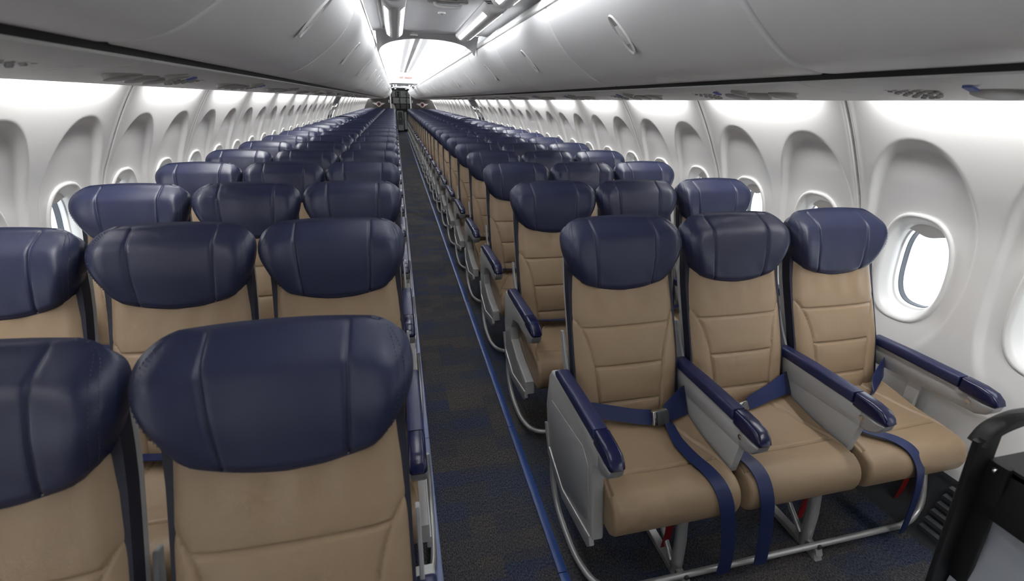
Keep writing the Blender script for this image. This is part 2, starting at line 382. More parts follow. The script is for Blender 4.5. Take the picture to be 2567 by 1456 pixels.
# overwing exits
def exit_geo():
    def fn(y, z): return (wx(z) + .018, y, z)
    V, F = grid(fn, linsp(.004, .504, 30), linsp(.02, 1.46, 80))
    return V, [f for f in F if abs((sum(V[i][1] for i in f)/4 - .254)/.130)**2.6 + abs((sum(V[i][2] for i in f)/4 - ZW)/.21)**2.6 > 1]
nd = 0
for sx, side in ((-1, 'left'), (1, 'right')):
    dm = mesh('door_panel', mir(exit_geo(), sx), 'white'); hd = mesh('door_header', mir(grid(lambda y, z: (wx(z) + .004, y, z), linsp(.0, .508, 6), linsp(1.44, 1.80, 10)), sx), 'grey2')
    def lip(y0, y1, z0, z1, d): 
        zz = linsp(z0, z1, 6); return closed_slab(lambda y, z: (wx(z) + .016 - d*math.sin(math.pi*(z - z0)/(z1 - z0))**.6, y, z), lambda y, z: (wx(z) + .03, y, z), linsp(y0, y1, 8), zz)
    cov = mesh('handle_cover', mir(lip(.10, .41, 1.30, 1.40, .035), sx), 'signwhite'); rec = mesh('handle_recess', mir(lip(.13, .38, 1.14, 1.21, .012), sx), 'darkgrey'); sgn = mesh('exit_placard', mir(lip(.17, .34, 1.47, 1.53, .012), sx), 'redmark')
    for n_, (y0, ln) in enumerate(EXITS):
        nd += 1; d = thing('door_%d' % nd, 'white overwing exit hatch, %s one on the %s wall' % (('nearer', 'farther')[n_], side), 'exit door', (0, y0 + LOFF[sx], 0)); d['kind'] = 'structure'
        ob('door_panel', dm, d); ob('door_header', hd, d); ob('handle_cover', cov, d); ob('handle_recess', rec, d); ob('exit_placard', sgn, d)
        fr = ob('window_frame', WIN[sx]['frame'], d, (0, .254, 0)); ob('window_pane', WIN[sx]['pane'], d, (0, .254, 0)); ob('window_shade', WIN[sx]['shade'], d, (0, .254, 0))
# unseen hull roof added to stop sky light leaking above the bins, front wall behind the camera
hull = [(-1.42, 1.70), (-1.30, 1.95), (-1.0, 2.22), (-.5, 2.40), (0, 2.45), (.5, 2.40), (1.0, 2.22), (1.30, 1.95), (1.42, 1.70)]
struct('ceiling_hull_light_block', mesh('hull', ([(x, y, z) for y in (YF, 28.2) for x, z in hull], [(i, i + 1, i + 10, i + 9) for i in range(8)]), 'white'), 'unseen upper hull added above the overhead bins to block sky light', 'ceiling')
struct('wall_front', mesh('wall_front', box(-1.85, 1.85, YF - .05, YF, 0, 2.45), 'white', smooth=False), 'plain white forward partition behind the viewer', 'wall')

# ------------------------------------------------------------------ ceiling
ceil = thing('ceiling', 'pale grey flat ceiling panels and white lit vault above the aisle', 'ceiling', (0, 0, 0)); ceil['kind'] = 'structure'
ZC = 2.005
def flat_section(y0, y1, cuts):
    ys = [y0] + cuts + [y1]
    for a, b in zip(ys, ys[1:]):
        ob('ceiling_panel', mesh('ceiling_panel', extr([(-.47, ZC), (-.30, ZC + .0), (.30, ZC), (.47, ZC), (.47, ZC + .02), (-.47, ZC + .02)], 'y', a + .002, b - .002, .003, 1), 'ceil', ang=30), ceil)
flat_section(YF, 3.86, [-.1, 1.20, 2.44])
flat_section(15.0, 17.4, [16.2])
# arched headers where the flat ceiling meets the vault
def header(y0, y1, flip=False):
    n = 65; V, F = [], []
    xs_ = linsp(-.376, .376, n)
    def arch(x): 
        q = min(1, abs(x)/.366); return 1.893 + .104*math.sqrt(max(0, 1 - q**2.3))
    rows = [(y0, lambda x: ZC), (y0 + .06*(y1 - y0)/.3, lambda x: ZC - .004), (y1 - .02, lambda x: arch(x) + .002), (y1, lambda x: arch(x)), (y1 + .01, lambda x: arch(x) + .01), (y1 + .012, lambda x: 2.24)]
    for (y, f) in rows:
        for x in xs_: V.append((x, y, f(x)))
    for k in range(len(rows) - 1):
        for i in range(n - 1): F.append((k*n + i, k*n + i + 1, (k + 1)*n + i + 1, (k + 1)*n + i))
    return V, F
ob('arched_header', mesh('arched_header', header(3.86, 4.12), 'ceil', ang=35, fix=False), ceil)
ob('arched_header', mesh('arched_header', [(V[0], V[1]) for V in [header(17.32, 17.40)]][0], 'ceil', ang=35, fix=False), ceil)
ob('end_header', mesh('end_header', box(-.5, .5, 14.98, 15.0, ZC, 2.3), 'vault', smooth=False), ceil)
def vault_z(x): return 1.975 + .185*math.cos(min(1, abs(x)/.60)*math.pi/2)**.9
for (a, b) in VAULTS:
    n = max(1, round((b - a)/1.17)); L = (b - a)/n
    me = mesh('vault_panel', grid(lambda x, y: (x, y, vault_z(x) + .012*(1 - sstep(0, .008, min(y, L - y)))), linsp(-.58, .58, 41), [0, .003, .008, .02, L/2, L - .02, L - .008, L - .003, L], True), 'vault', ang=50)
    for i in range(n): ob('vault_panel', me, ceil, (0, a + L*i, 0))
    sp = mesh('spine_channel', extr([(-.045, 2.20), (-.045, 2.135), (-.032, 2.128), (-.028, 2.15), (.028, 2.15), (.032, 2.128), (.045, 2.135), (.045, 2.20)], 'y', 0, L - .004, .001, 1), 'bin')
    for i in range(n): ob('spine_channel', sp, ceil, (0, a + L*i, 0))
# slots beside the lamps, grip, sensor, speaker and tag on the flat ceiling
slot = mesh('vent_slot', extr([(-.013, ZC + .002), (-.013, ZC - .006), (-.007, ZC - .008), (-.005, ZC - .001), (.013, ZC - .001), (.013, ZC + .002)], 'y', 0, 1.12, .001, 1), 'alu')
slotd = mesh('slot_gap', box(.014, .024, 0, 1.12, ZC - .003, ZC + .002), 'black', smooth=False)
for sx in (-1, 1):
    for k in range(-2, 1):
        v = ob('vent_slot', slot, ceil, (sx*.315, 2.56 + 1.24*k - (0 if k > 0 else .0), 0)); ob('slot_gap', slotd, v, (0 if sx < 0 else -.038, 0, 0))
# light rails above the bins
for sx, nm, lab in ((-1, 'trim_3', 'bright white rail above the left overhead bins'), (1, 'trim_4', 'bright white rail above the right overhead bins')):
    t = thing(nm, lab, 'rail', (0, 0, 0)); t['kind'] = 'structure'
    a = mesh('rail_segment', mir(extr([(.383, 1.938), (.378, 1.944), (.392, 1.972), (.405, 1.985), (.412, 1.982), (.405, 1.955), (.47, 1.945), (.47, 1.938)], 'y', 0, .96, .001, 1), sx), 'frame')
    bj = mesh('rail_joint', mir(extr([(.380, 1.936), (.375, 1.944), (.389, 1.975), (.405, 1.989), (.414, 1.984), (.409, 1.955), (.47, 1.948), (.47, 1.936)], 'y', 0, .206, .002, 1), sx), 'bin')
    for k in range(-2, 21):
        y = BIN0 + BINL*k
        ob('rail_segment', a, t, (0, y + .105, 0)); ob('rail_joint', bj, t, (0, y - .103, 0))
# black gap between bins and service panels
for sx, nm, lab in ((-1, 'trim_5', 'black shadow gap strip under the left overhead bins'), (1, 'trim_6', 'black shadow gap strip under the right overhead bins')):
    struct(nm, mesh('gap_strip', mir(join(extr([(.766, 1.6215), (.766, 1.664), (.795, 1.664), (.795, 1.6215)], 'y', YF, YB, .002, 1)), sx), 'black'), lab, 'strip')

# ------------------------------------------------------------------ overhead bins
BPROF = [(.750, 1.6325), (.70, 1.640), (.65, 1.653), (.60, 1.679), (.55, 1.713), (.50, 1.753), (.455, 1.799), (.42, 1.846), (.397, 1.892), (.386, 1.932)]
bp_front = [(p.x, p.y) for p in [Vector((v.x, v.y, 0)) for v in crom([(x, z, 0) for x, z in BPROF], 3)]]
def bin_geo(grow=0):
    prof = bp_front + [(.42, 1.936), (.52, 1.936), (1.1, 1.95), (1.1, 1.68), (.80, 1.68), (.757, 1.645)]
    if grow: prof = [(x, max(z, 1.6325)) for x, z in inset2(prof, -grow)]
    return extr(prof, 'y', .0022, BINL - .0022, .010, 4)
def on_bin(t):      # point and normal on the front profile
    i = min(len(bp_front) - 2, int(t*(len(bp_front) - 1))); a, b = bp_front[i], bp_front[i + 1]; u = t*(len(bp_front) - 1) - i
    tx, tz = b[0] - a[0], b[1] - a[1]; l = math.hypot(tx, tz)
    return (a[0] + tx*u, a[1] + tz*u), (-tz/l if -tz < 0 else tz/l*-1, -abs(tx)/l)
def latch_ring(sx):
    V, F = [], []; n = 40; (cx, cz), (nx, nz) = on_bin(.60)
    tx, tz = (nz, -nx); 
    if tz < 0: tx, tz = -tx, -tz
    loops = [(.027, .076, .000), (.025, .074, .006), (.0215, .070, .005), (.0195, .067, .000)]
    for (a, b, h) in loops:
        for i in range(n):
            w = 2*math.pi*i/n; yy = a*math.copysign(abs(math.cos(w))**.8, math.cos(w)); ss = b*math.copysign(abs(math.sin(w))**.95, math.sin(w))
            curve = -.55*ss*ss
            V.append((cx + tx*ss + nx*(h + curve*0 - .0), yy, cz + tz*ss + nz*h))
    V2 = []
    for (x, y, z) in V: V2.append((x, y, z))
    for k in range(len(loops) - 1):
        for i in range(n): j = (i + 1) % n; F.append((k*n + i, k*n + j, (k + 1)*n + j, (k + 1)*n + i))
    ring = (V2, F)
    # bowl
    bl = [(.0200, .0680, .0014), (.014, .05, .0010), (.001, .01, .0008)]
    V3, F3 = [], []
    for (a, b, h) in bl:
        for i in range(n): w = 2*math.pi*i/n; ss = b*math.sin(w); V3.append((cx + tx*ss + nx*h, a*math.cos(w), cz + tz*ss + nz*h))
    for k in range(2):
        for i in range(n): j = (i + 1) % n; F3.append((k*n + i, k*n + j, (k + 1)*n + j, (k + 1)*n + i))
    F3.append(tuple(2*n + i for i in range(n)))
    def paddle(s0, s1, h):
        def f(u, v): ss = s0 + (s1 - s0)*v; hh = h*(1 - .7*u*u)*math.sin(math.pi*min(1, max(0.08, .15 + .7*v))); return (cx + tx*ss + nx*hh, .0165*u, cz + tz*ss + nz*hh)
        def g_(u, v): ss = s0 + (s1 - s0)*v; return (cx + tx*ss, .0165*u, cz + tz*ss)
        return closed_slab(f, g_, linsp(-1, 1, 7), linsp(0, 1, 8))
    return mir(ring, sx), mir((V3, F3), sx), mir(paddle(-.036, .034, .009), sx)
ORD = ['first', 'second', 'third', 'fourth', 'fifth', 'sixth', 'seventh', 'eighth', 'ninth', 'tenth', 'eleventh', 'twelfth', 'thirteenth', 'fourteenth', 'fifteenth', 'sixteenth', 'seventeenth', 'eighteenth', 'nineteenth', 'twentieth', 'twenty-first', 'twenty-second', 'twenty-third', 'twenty-fourth', 'twenty-fifth', 'twenty-sixth', 'twenty-seventh', 'twenty-eighth', 'twenty-ninth', 'thirtieth', 'thirty-first', 'thirty-second']
for sx, side in ((-1, 'left'), (1, 'right')):
    bm_ = mesh('bin_door', mir(bin_geo(), sx), 'bin', ang=35); b0 = mesh('bin_door', mir(bin_geo(.004), sx), 'bin', ang=35)
    r_, bo, pa = latch_ring(sx); r_ = mesh('latch_rim', r_, 'frame'); bo = mesh('latch_bowl', bo, 'grey'); pa = mesh('latch_paddle', pa, 'bin')
    cnt = 0
    for k in range(-2, 21):
        y = BIN0 + BINL*k
        if k >= -1:
            cnt += 1; lab = 'pale grey curved overhead bin on the %s side, %s one from the front' % (side, ORD[cnt - 1])
        else: lab = 'pale grey curved overhead bin on the %s side, behind the viewer' % side
        t = thing('overhead_bin', lab, 'overhead bin', (0, y, 0), 'overhead bins along the cabin')
        d = ob('bin_door', b0 if k < 0 else bm_, t)
        if k == 20: d.scale = (1, .735/BINL, 1)
        if k == -1: d.scale = (1, (BINL - .014)/BINL, 1)
        if 0 <= k < 20:
            lt = ob('latch', r_, t, (0, BINL/2, 0)); ob('latch_bowl', bo, lt); ob('latch_paddle', pa, lt)

# ------------------------------------------------------------------ passenger service units
PS = [(.764, 1.621), (.765, 1.616), (.80, 1.609), (.88, 1.601), (1.0, 1.595), (1.2, 1.590), (1.36, 1.586), (1.415, 1.587), (1.428, 1.594), (1.428, 1.602), (1.36, 1.612), (1.1, 1.635), (.80, 1.635), (.797, 1.621)]
def psz(x): return lerp_tab([(.80, 1.607), (.88, 1.601), (1.0, 1.595), (1.2, 1.590), (1.36, 1.586)], x)
def put(g_, dx, dy, dz): return [(x + dx, y + dy, z + dz) for x, y, z in g_[0]], g_[1]
for sx, side in ((-1, 'left'), (1, 'right')):
    body = mesh('panel_body', mir(extr(PS, 'y', .001, PITCH - .001, .003, 1), sx), 'psu', ang=30)
    lens = mesh('reading_light', mir(disc(0, 0, 0, .042, .014, 'z', 24, .048), sx), 'lensgrey')
    nozzle = mesh('air_nozzle', mir(disc(0, 0, 0, .03, .016, 'z', 20, .02), sx), 'lensgrey')
    plac = mesh('row_placard', box(-.013, .013, -.009, .009, -.002, .002), 'bluemark', smooth=False)
    gr = [disc(math.cos(a)*r, math.sin(a)*r*.7, 0, .006, .006, 'z', 8) for r, n in ((.022, 6), (.044, 12), (.066, 18)) for a in [2*math.pi*i/n for i in range(n)]]
    gril = mesh('speaker_grille', join(*gr), 'lensgrey')
    y0 = (1.524 if sx > 0 else 1.63) - PITCH/2
    for k in range(-3, 29):
        y = y0 + PITCH*k
        if y + PITCH > 25.3: continue
        t = thing('service_panel', 'grey passenger service panel under the %s bins, %s' % (side, (ORD[k + 1] + ' one from the front') if k >= -1 else ('behind the viewer, ' + ('nearer', 'farther')[-2 - k])), 'service panel', (0, y, 0), 'service panels above the windows')
        ob('panel_body', body, t)
        if k < 12 and k > -3:
            for xx, yy in ((.935, .24), (.945, .36), (.955, .48)): ob('reading_light', lens, t, (sx*xx, yy, psz(xx) - .003), (0, sx*math.radians(13), 0))
            ob('air_nozzle', nozzle, t, (sx*.85, .34, psz(.85) - .002), (0, sx*math.radians(13), 0)); ob('row_placard', plac, t, (sx*.86, .47, psz(.86) - .004), (0, sx*math.radians(16), 0)); gg = ob('speaker_grille', gril, t, (sx*.93, .64, psz(.93) - .002), (0, sx*math.radians(10), 0)); gg['kind'] = 'stuff'

# ------------------------------------------------------------------ ceiling lamps and fittings
def lamp_geo():
    prof = [(-.062, .012), (-.058, -.004), (-.050, -.018), (-.030, -.034), (-.012, -.038), (.012, -.038), (.030, -.034), (.050, -.018), (.058, -.004), (.062, .012)]
    return extr(prof, 'y', 0, 1.24, .02, 3)
lampm = mesh('lamp_housing', lamp_geo(), 'bin')
def lens_geo(sg):
    def f(u, y): a = (-.050 + .017*u); return (sg*a, y, -.0195 - .0130*u - .0015)
    return closed_slab(f, lambda u, y: (f(u, y)[0]*.98, y, f(u, y)[2] + .004), linsp(0, 1, 4), [.12, .13, 1.14, 1.15])
lm = [mesh('lamp_lens', lens_geo(1), 'lamp'), mesh('lamp_lens', lens_geo(-1), 'lamp')]
for sx, side in ((-1, 'left'), (1, 'right')):
    for k, y in ((0, 2.55), (1, 1.20), (2, -.12)):
        t = thing('ceiling_light', 'twin-lens ceiling light bar %s of the aisle, %s' % (side, ('farthest one from the viewer', 'middle one', 'the one above the viewer')[k]), 'ceiling light', (sx*.245, y, ZC - .012), 'ceiling light bars over the entry')
        ob('lamp_housing', lampm, t); ob('lamp_lens', lm[0], t); ob('lamp_lens', lm[1], t)
    t = thing('ceiling_light', 'small distant twin-lens light bar %s of the aisle' % side, 'ceiling light', (sx*.245, 15.5, ZC - .012), 'ceiling light bars over the entry')
    ob('lamp_housing', lampm, t); ob('lamp_lens', lm[0], t); ob('lamp_lens', lm[1], t)
t = thing('ceiling_grip', 'oval recessed grab handle in the flat ceiling', 'handle', (.012, 2.62, ZC - .002))
ob('grip_plate', mesh('grip_plate', extr(rrect(-.10, .10, -.035, .035, .034, 6), 'z', -.006, .004, .003, 2), 'lensgrey'), t)
ob('grip_bar', mesh('grip_bar', tube(crom([(-.065, 0, -.004), (-.055, -.006, -.022), (0, -.008, -.026), (.055, -.006, -.022), (.065, 0, -.004)], 6), .007), 'frame'), t)
tag(ob('red_marker', mesh('red_marker', extr(rrect(-.02, .02, -.03, .03, .004, 2), 'z', -.003, .003, .001, 1), 'redmark'), None, (.03, 2.53, ZC - .003)), 'dark red marker tag on the ceiling beside the grab handle', 'tag')
t = thing('ceiling_sensor', 'small round white sensor dome in the flat ceiling', 'sensor', (.012, 2.95, ZC - .003)); ob('sensor_base', mesh('sensor_base', disc(0, 0, 0, .021, .008, 'z'), 'frame'), t); ob('sensor_eye', mesh('sensor_eye', disc(0, 0, -.004, .008, .006, 'z', 14), 'lensgrey'), t)
t = thing('ceiling_speaker', 'small white oval fitting on the near ceiling panel', 'ceiling fitting', (.17, 2.36, ZC - .003)); ob('speaker_rim', mesh('speaker_rim', disc(0, 0, 0, .04, .01, 'z', 24, .028), 'frame'), t); ob('speaker_face', mesh('speaker_face', disc(0, 0, -.004, .03, .006, 'z', 24, .02), 'grey'), t)
t = thing('header_vent', 'small grey oval vent just before the lit vault', 'vent', (-.105, 3.92, ZC - .008)); ob('vent_rim', mesh('vent_rim', disc(0, 0, 0, .03, .01, 'z', 20, .022), 'frame'), t); ob('vent_face', mesh('vent_face', disc(0, 0, -.004, .022, .005, 'z', 20, .015), 'grey'), t)
# exit sign hanging in the vault
t = thing('exit_sign', 'white hanging sign with red EXIT SALIDA lettering over the aisle', 'exit sign', (.0, 11.9, 2.07))
ob('sign_box', mesh('sign_box', extr(rrect(-.20, .20, -.075, .08, .012, 3), 'y', 0, .05, .006, 2), 'signwhite'), t)
ob('sign_lettering', text_mesh('\u2022 EXIT  SALIDA \u2022', .052, 'redtext'), t, (0, -.003, -.045), (math.pi/2, 0, 0))

# ------------------------------------------------------------------ aft bulkheads, emblems, galley
for sx, side in ((-1, 'left'), (1, 'right')):
    poly = [(.50, 0)] + [(wx(z) - .0, z) for z in (0, .15, .3, .45, .6, .75, .9, 1.03, 1.16, 1.30, 1.45, 1.56)] + [(1.43, 1.585), (.80, 1.612), (.70, 1.632), (.60, 1.674), (.54, 1.715), (.50, 1.75)]
    struct('wall_aft_' + side, mesh('bulkhead', mir(extr(poly, 'y', YB, YB + .04, .004, 1), sx), 'brown', ang=30), 'dark brown bulkhead at the far end, %s of the galley opening' % side, 'bulkhead')
    ps = ob('door_post', mesh('door_post', mir(extr(rrect(.455, .515, YB - .03, YB + .06, .012, 3), 'z', 0, 2.0, .003, 1), sx), 'frame')); tag(ps, 'white post at the %s edge of the galley opening' % side, 'post')
    tag(ob('bulkhead_switch', mesh('bulkhead_switch', mir(extr(rrect(.545, .58, 1.42, 1.54, .01, 3), 'y', YB - .015, YB + .001, .003, 1), sx), 'frame')), 'small white plate on the %s bulkhead beside the opening' % side, 'switch plate')
    t = thing('winged_emblem', 'silver winged roundel with dark red centre on the %s bulkhead' % side, 'emblem', (sx*1.048, YB - .004, 1.345), 'winged emblems on the bulkheads')
    n = 36; rr = [(math.cos(2*math.pi*i/n), math.sin(2*math.pi*i/n)) for i in range(n)]
    V, F = [], []
    for r, y in ((.118, 0), (.118, -.008), (.082, -.008), (.082, 0)):
        V += [(x*r, y, z*r) for x, z in rr]
    for k in range(3):
        for i in range(n): j = (i + 1) % n; F.append((k*n + i, k*n + j, (k + 1)*n + j, (k + 1)*n + i))
    ob('emblem_ring', mesh('emblem_ring', (V, F), 'emblem_silver', ang=30), t)
    ob('emblem_disc', mesh('emblem_disc', disc(0, -.002, 0, .082, .006, 'y', 32), 'emblem_red'), t)
    ob('emblem_bars', mesh('emblem_bars', join(box(-.035, .04, -.008, -.004, .02, .04), box(-.05, .05, -.008, -.004, -.012, .012), box(-.03, .035, -.008, -.004, -.048, -.03)), 'black', smooth=False), t)
    for s2 in (-1, 1):
        ob('emblem_wing', mesh('emblem_wing', extr([(s2*x, z) for x, z in [(.105, .055), (.30, .052), (.285, .035), (.262, .03), (.25, .012), (.222, .006), (.21, -.014), (.18, -.018), (.165, -.036), (.112, -.04)]], 'y', -.006, 0, .001, 1), 'emblem_silver', ang=30), t)
# galley
GY = 27.4
gal = thing('galley', 'galley wall of pale storage doors in black frames at the far end', 'galley', (.06, GY, 0))
ob('galley_frame', mesh('galley_frame', box(-.62, .62, .03, .5, .98, 2.10), 'galley_frame', smooth=False), gal)
def gdoor(x0, x1, z0, z1, mat, latch=True):
    d = ob('storage_door', mesh('storage_door', extr(rrect(x0, x1, z0, z1, .012, 2), 'y', 0, .05, .006, 1), mat), gal)
    if latch: ob('latch', mesh('latch', box(x1 - .05, x1 - .012, -.012, .0, (z0 + z1)/2 - .02, (z0 + z1)/2 + .02), 'black', smooth=False), d)
for x0, x1 in ((-.47, -.29), (-.24, -.06), (-.03, .28), (.31, .50)): gdoor(x0, x1, 1.69, 2.0, 'galley_door')
for x0, x1 in ((-.43, -.10), (-.06, .26), (.30, .52)): gdoor(x0, x1, 1.375, 1.655, 'galley_door')
for x0, x1 in ((-.30, -.10), (-.04, .25), (.29, .38)): gdoor(x0, x1, 1.11, 1.34, 'galley_grey', False)
ob('coffee_maker', mesh('coffee_maker', join(box(-.20, -.10, -.05, .02, 1.70, 1.84), box(-.22, -.08, -.06, .02, 1.90, 1.97), box(-.18, -.12, -.04, .0, 1.84, 1.90)), 'black', smooth=False), gal)
for x0, x1, xa in ((-.62, -.30, -.46), (.42, .66, .56)):
    sg = -1 if x0 < 0 else 1; xi = x1 if sg < 0 else x0; xo = x0 if sg < 0 else x1
    ob('side_fairing', mesh('side_fairing', extr([(xo, 0), (xo, 1.36), (xi - sg*-.16 if False else xi + sg*.14, 1.36), (xi + sg*.05, 1.25), (xi, 1.05), (xi, 0)], 'y', -.25, -.02, .01, 2), 'frame'), gal)
ob('worktop', mesh('worktop', box(-.34, .42, -.05, .4, 1.045, 1.085), 'black', smooth=False), gal)
cart = thing('galley_cart', 'dark grey galley cart with pale frame parked at the aisle end', 'galley cart', (-.05, GY - .85, 0))
ob('cart_body', mesh('cart_body', extr(rrect(-.15, .15, .04, 1.02, .012, 2), 'y', 0, .5, .008, 1), 'galley_door'), cart)
ob('cart_panel', mesh('cart_panel', extr(rrect(-.115, .115, .32, .94, .008, 2), 'y', -.012, .002, .003, 1), 'cart'), cart)
ob('cart_kick', mesh('cart_kick', extr(rrect(-.125, .125, .08, .28, .008, 2), 'y', -.010, .002, .003, 1), 'galley_door'), cart)
ob('cart_label', mesh('cart_label', disc(0, -.015, .62, .05, .004, 'y', 20), 'lensgrey'), cart)
ob('cart_handle', mesh('cart_handle', box(-.10, .10, -.03, -.008, .955, .985), 'black', smooth=False), cart)
for sx in (-1, 1):
    c2 = thing('galley_cart', 'pale galley cart standing %s of the centre cart' % ('left', 'right')[sx > 0], 'galley cart', (-.05 + sx*.27, GY - .72, 0))
    ob('cart_body', mesh('cart_body', extr(rrect(-.09, .09, .04, 1.0, .012, 2), 'y', 0, .4, .008, 1), 'galley_frame'), c2); ob('cart_panel', mesh('cart_panel', extr(rrect(-.06, .06, .1, .96, .008, 2), 'y', -.012, .002, .003, 1), 'galley_door'), c2)
struct('wall_rear', mesh('wall_rear', box(-1.85, 1.85, 28.0, 28.05, 0, 2.5), 'white', smooth=False), 'plain white end wall behind the galley', 'wall')
for sx, side in ((-1, 'left'), (1, 'right')):
    struct('wall_lavatory_' + side, mesh('wall_lavatory', box(sx*.70 - .02, sx*.70 + .02, YB + .04, 28.0, 0, 2.3), 'frame', smooth=False), 'white lavatory partition %s of the galley' % side, 'wall')
    t = thing('galley_spotlight', 'small bright spotlight above the galley, %s one' % side, 'spotlight', (.06 + sx*.28, GY - .6, 2.10)); ob('spot_rim', mesh('spot_rim', disc(0, 0, 0, .06, .02, 'z'), 'frame'), t); ob('spot_lens', mesh('spot_lens', disc(0, 0, -.008, .045, .012, 'z'), 'spot'), t)
struct('ceiling_aft', mesh('ceiling_aft', box(-1.0, 1.0, 25.1, 28.0, 2.11, 2.14), 'vault', smooth=False), 'flat white ceiling over the galley', 'ceiling')

# ------------------------------------------------------------------ seats
BASE = [(.40, -.262), (.50, -.246), (.535, -.232), (.666, -.190), (.797, -.134), (.93, -.080), (1.05, -.048), (1.175, -.012)]
def base(z): return smooth_tab(BASE, z)
WB = [(.45, .193), (.6, .203), (.8, .205), (.93, .199), (1.02, .190)]
XS = [(.44, .122), (.535, .124), (.666, .137), (.74, .153), (.797, .176), (.825, .196), (.84, .215)]
def back_geo(hi):
    nu, nv = (91, 150) if hi else (11, 13)
    us, vs = linsp(-1, 1, nu), linsp(.465, 1.0, nv)
    if hi: us = [math.copysign(abs(u)**.92, u) for u in us]
    def fn(u, z):
        W = smooth_tab(WB, z); x = u*W; y = base(z) + .026*abs(u)**9 - .010*(1 - u*u)*sstep(.45, .6, z)*(1 - sstep(.75, .95, z))
        if hi:
            g_ = 0
            if z < .832: g_ = max(g_, math.exp(-((abs(x) - smooth_tab(XS, z))/.0045)**2)*(1 - sstep(.815, .832, z)))
            inn = smooth_tab(XS, z) - abs(x)
            for zi in (.797, .666, .535):
                if inn > -.003: g_ = max(g_, math.exp(-((z - zi)/.0042)**2))
            y += .007*g_
            if inn > 0:      # pillowed panels between the seams
                dz = min(abs(z - zi) for zi in (.797, .666, .535)); y -= .004*(1 - math.exp(-(min(dz, inn)/.025)**2))
            else: y -= .003*(1 - math.exp(-((-inn)/.02)**2))
            y += .0025*math.sin(x*70 + 4*math.sin(z*9))*math.exp(-((z - .89)/.05)**2)*(1 - abs(u)**4)
        return (x, y, z)
    return closed_slab(fn, lambda u, z: (u*smooth_tab(WB, z), base(z) + .040, z), us, vs)
HW = [(0, .188), (.08, .200), (.22, .216), (.42, .229), (.60, .2345), (.75, .232), (.86, .222), (.93, .206), (.975, .186), (1.0, .166)]
def head_geo(hi):
    if hi:
        col = [0, .3, .55, .75, .88, .94, .965, .985, 1.0]       # centre to seam
        wing = [.025, .05, .09, .16, .28, .42, .56, .70, .80, .86, .89, .915, .94, .97, 1.0]
        rows = sorted(set([0, .012, .025, .035, .045, .055, .07, .1] + [round(v, 4) for v in linsp(.13, .8, 18)] + [.84, .88, .91, .94, .96, .98, .99, 1.0]))
    else:
        col = [0, .6, 1.0]; wing = [.4, .75, 1.0]; rows = [0, .15, .35, .55, .75, .88, .96, 1.0]
    half = [('c', q) for q in col] + [('w', q) for q in wing]
    us = [(k, -q) for k, q in reversed(half) if q != 0] + [(k, q) for k, q in half]
    def xz(u, t):
        k, q = u; W = smooth_tab(HW, t); xs_ = min(.104 + .018*t**.6, W*.86)
        ax = xs_*abs(q) if k == 'c' else xs_ + (W - xs_)*abs(q)
        zb = .922 + .046*(ax/.2)**2; zt = 1.176 - .007*(ax/.15)**2
        return math.copysign(ax, q) if q else 0.0, zb + (zt - zb)*t, ax, W, xs_
    def front(u, t):
        x, z, ax, W, xs_ = xz(u, t); k, q = u
        y = base(z) - .016 - .012*math.sin(math.pi*min(1, t*1.05))
        w = max(0, (ax - .085)/.15); y -= .040*w**1.5*math.sin(math.pi*(.12 + .80*t))      # wings come forward
        e = ax/W; A_ = sstep(.70, 1.0, t)**1.7; B_ = max(0, (e - .76)/.24)**2.3
        y += .062*(1 - (1 - A_)*(1 - B_)) + .010*(1 - sstep(0, .05, t))
        if hi:
            y += .0065*math.exp(-((ax - xs_)/.0042)**2)*sstep(0, .02, t)
            if k == 'w': y += .004*math.exp(-((e - .905)/.014)**2)
            y += .0035*math.exp(-((t - .045)/.012)**2)
            y += .0018*math.sin(x*80 + 3*z*20)*math.exp(-((t - .15)/.14)**2)*(1 - e**3)
        return (x, min(y, base(z) + .040), z)
    def backf(u, t):
        x, z, ax, W, xs_ = xz(u, t); e = ax/W
        return (x*.985, base(z) + .056 - .010*e**4 - .010*sstep(.75, 1, t), z - .004*sstep(.8, 1, t))
    if hi == 2:        # dashed double stitching along both wing edges and the hem
        V, F = [], []
        def dash(pts):
            acc = 0; on = True; seg = []
            P = [Vector(q) for q in pts]
            for a_, b_ in zip(P, P[1:]):
                L_ = (b_ - a_).length; n_ = max(1, int(L_/.0011))
                for k_ in range(n_):
                    if on: seg.append(a_.lerp(b_, k_/n_))
                    acc += L_/n_
                    if acc > (.0045 if on else .0030):
                        if on and len(seg) > 2:
                            g_ = tube([seg[0], seg[-1]], .0008, 4); m_ = len(V); V.extend(g_[0]); F.extend([tuple(i_ + m_ for i_ in f_) for f_ in g_[1]])
                        on = not on; acc = 0; seg = []
        for sg in (-1, 1):
            for q in (.775, .865):
                dash([tuple(Vector(front(('w', sg*q), t_)) + Vector((0, -.0016, 0))) for t_ in linsp(.04, .95, 90)])
        return V, F
    return closed_slab(front, backf, us, rows)
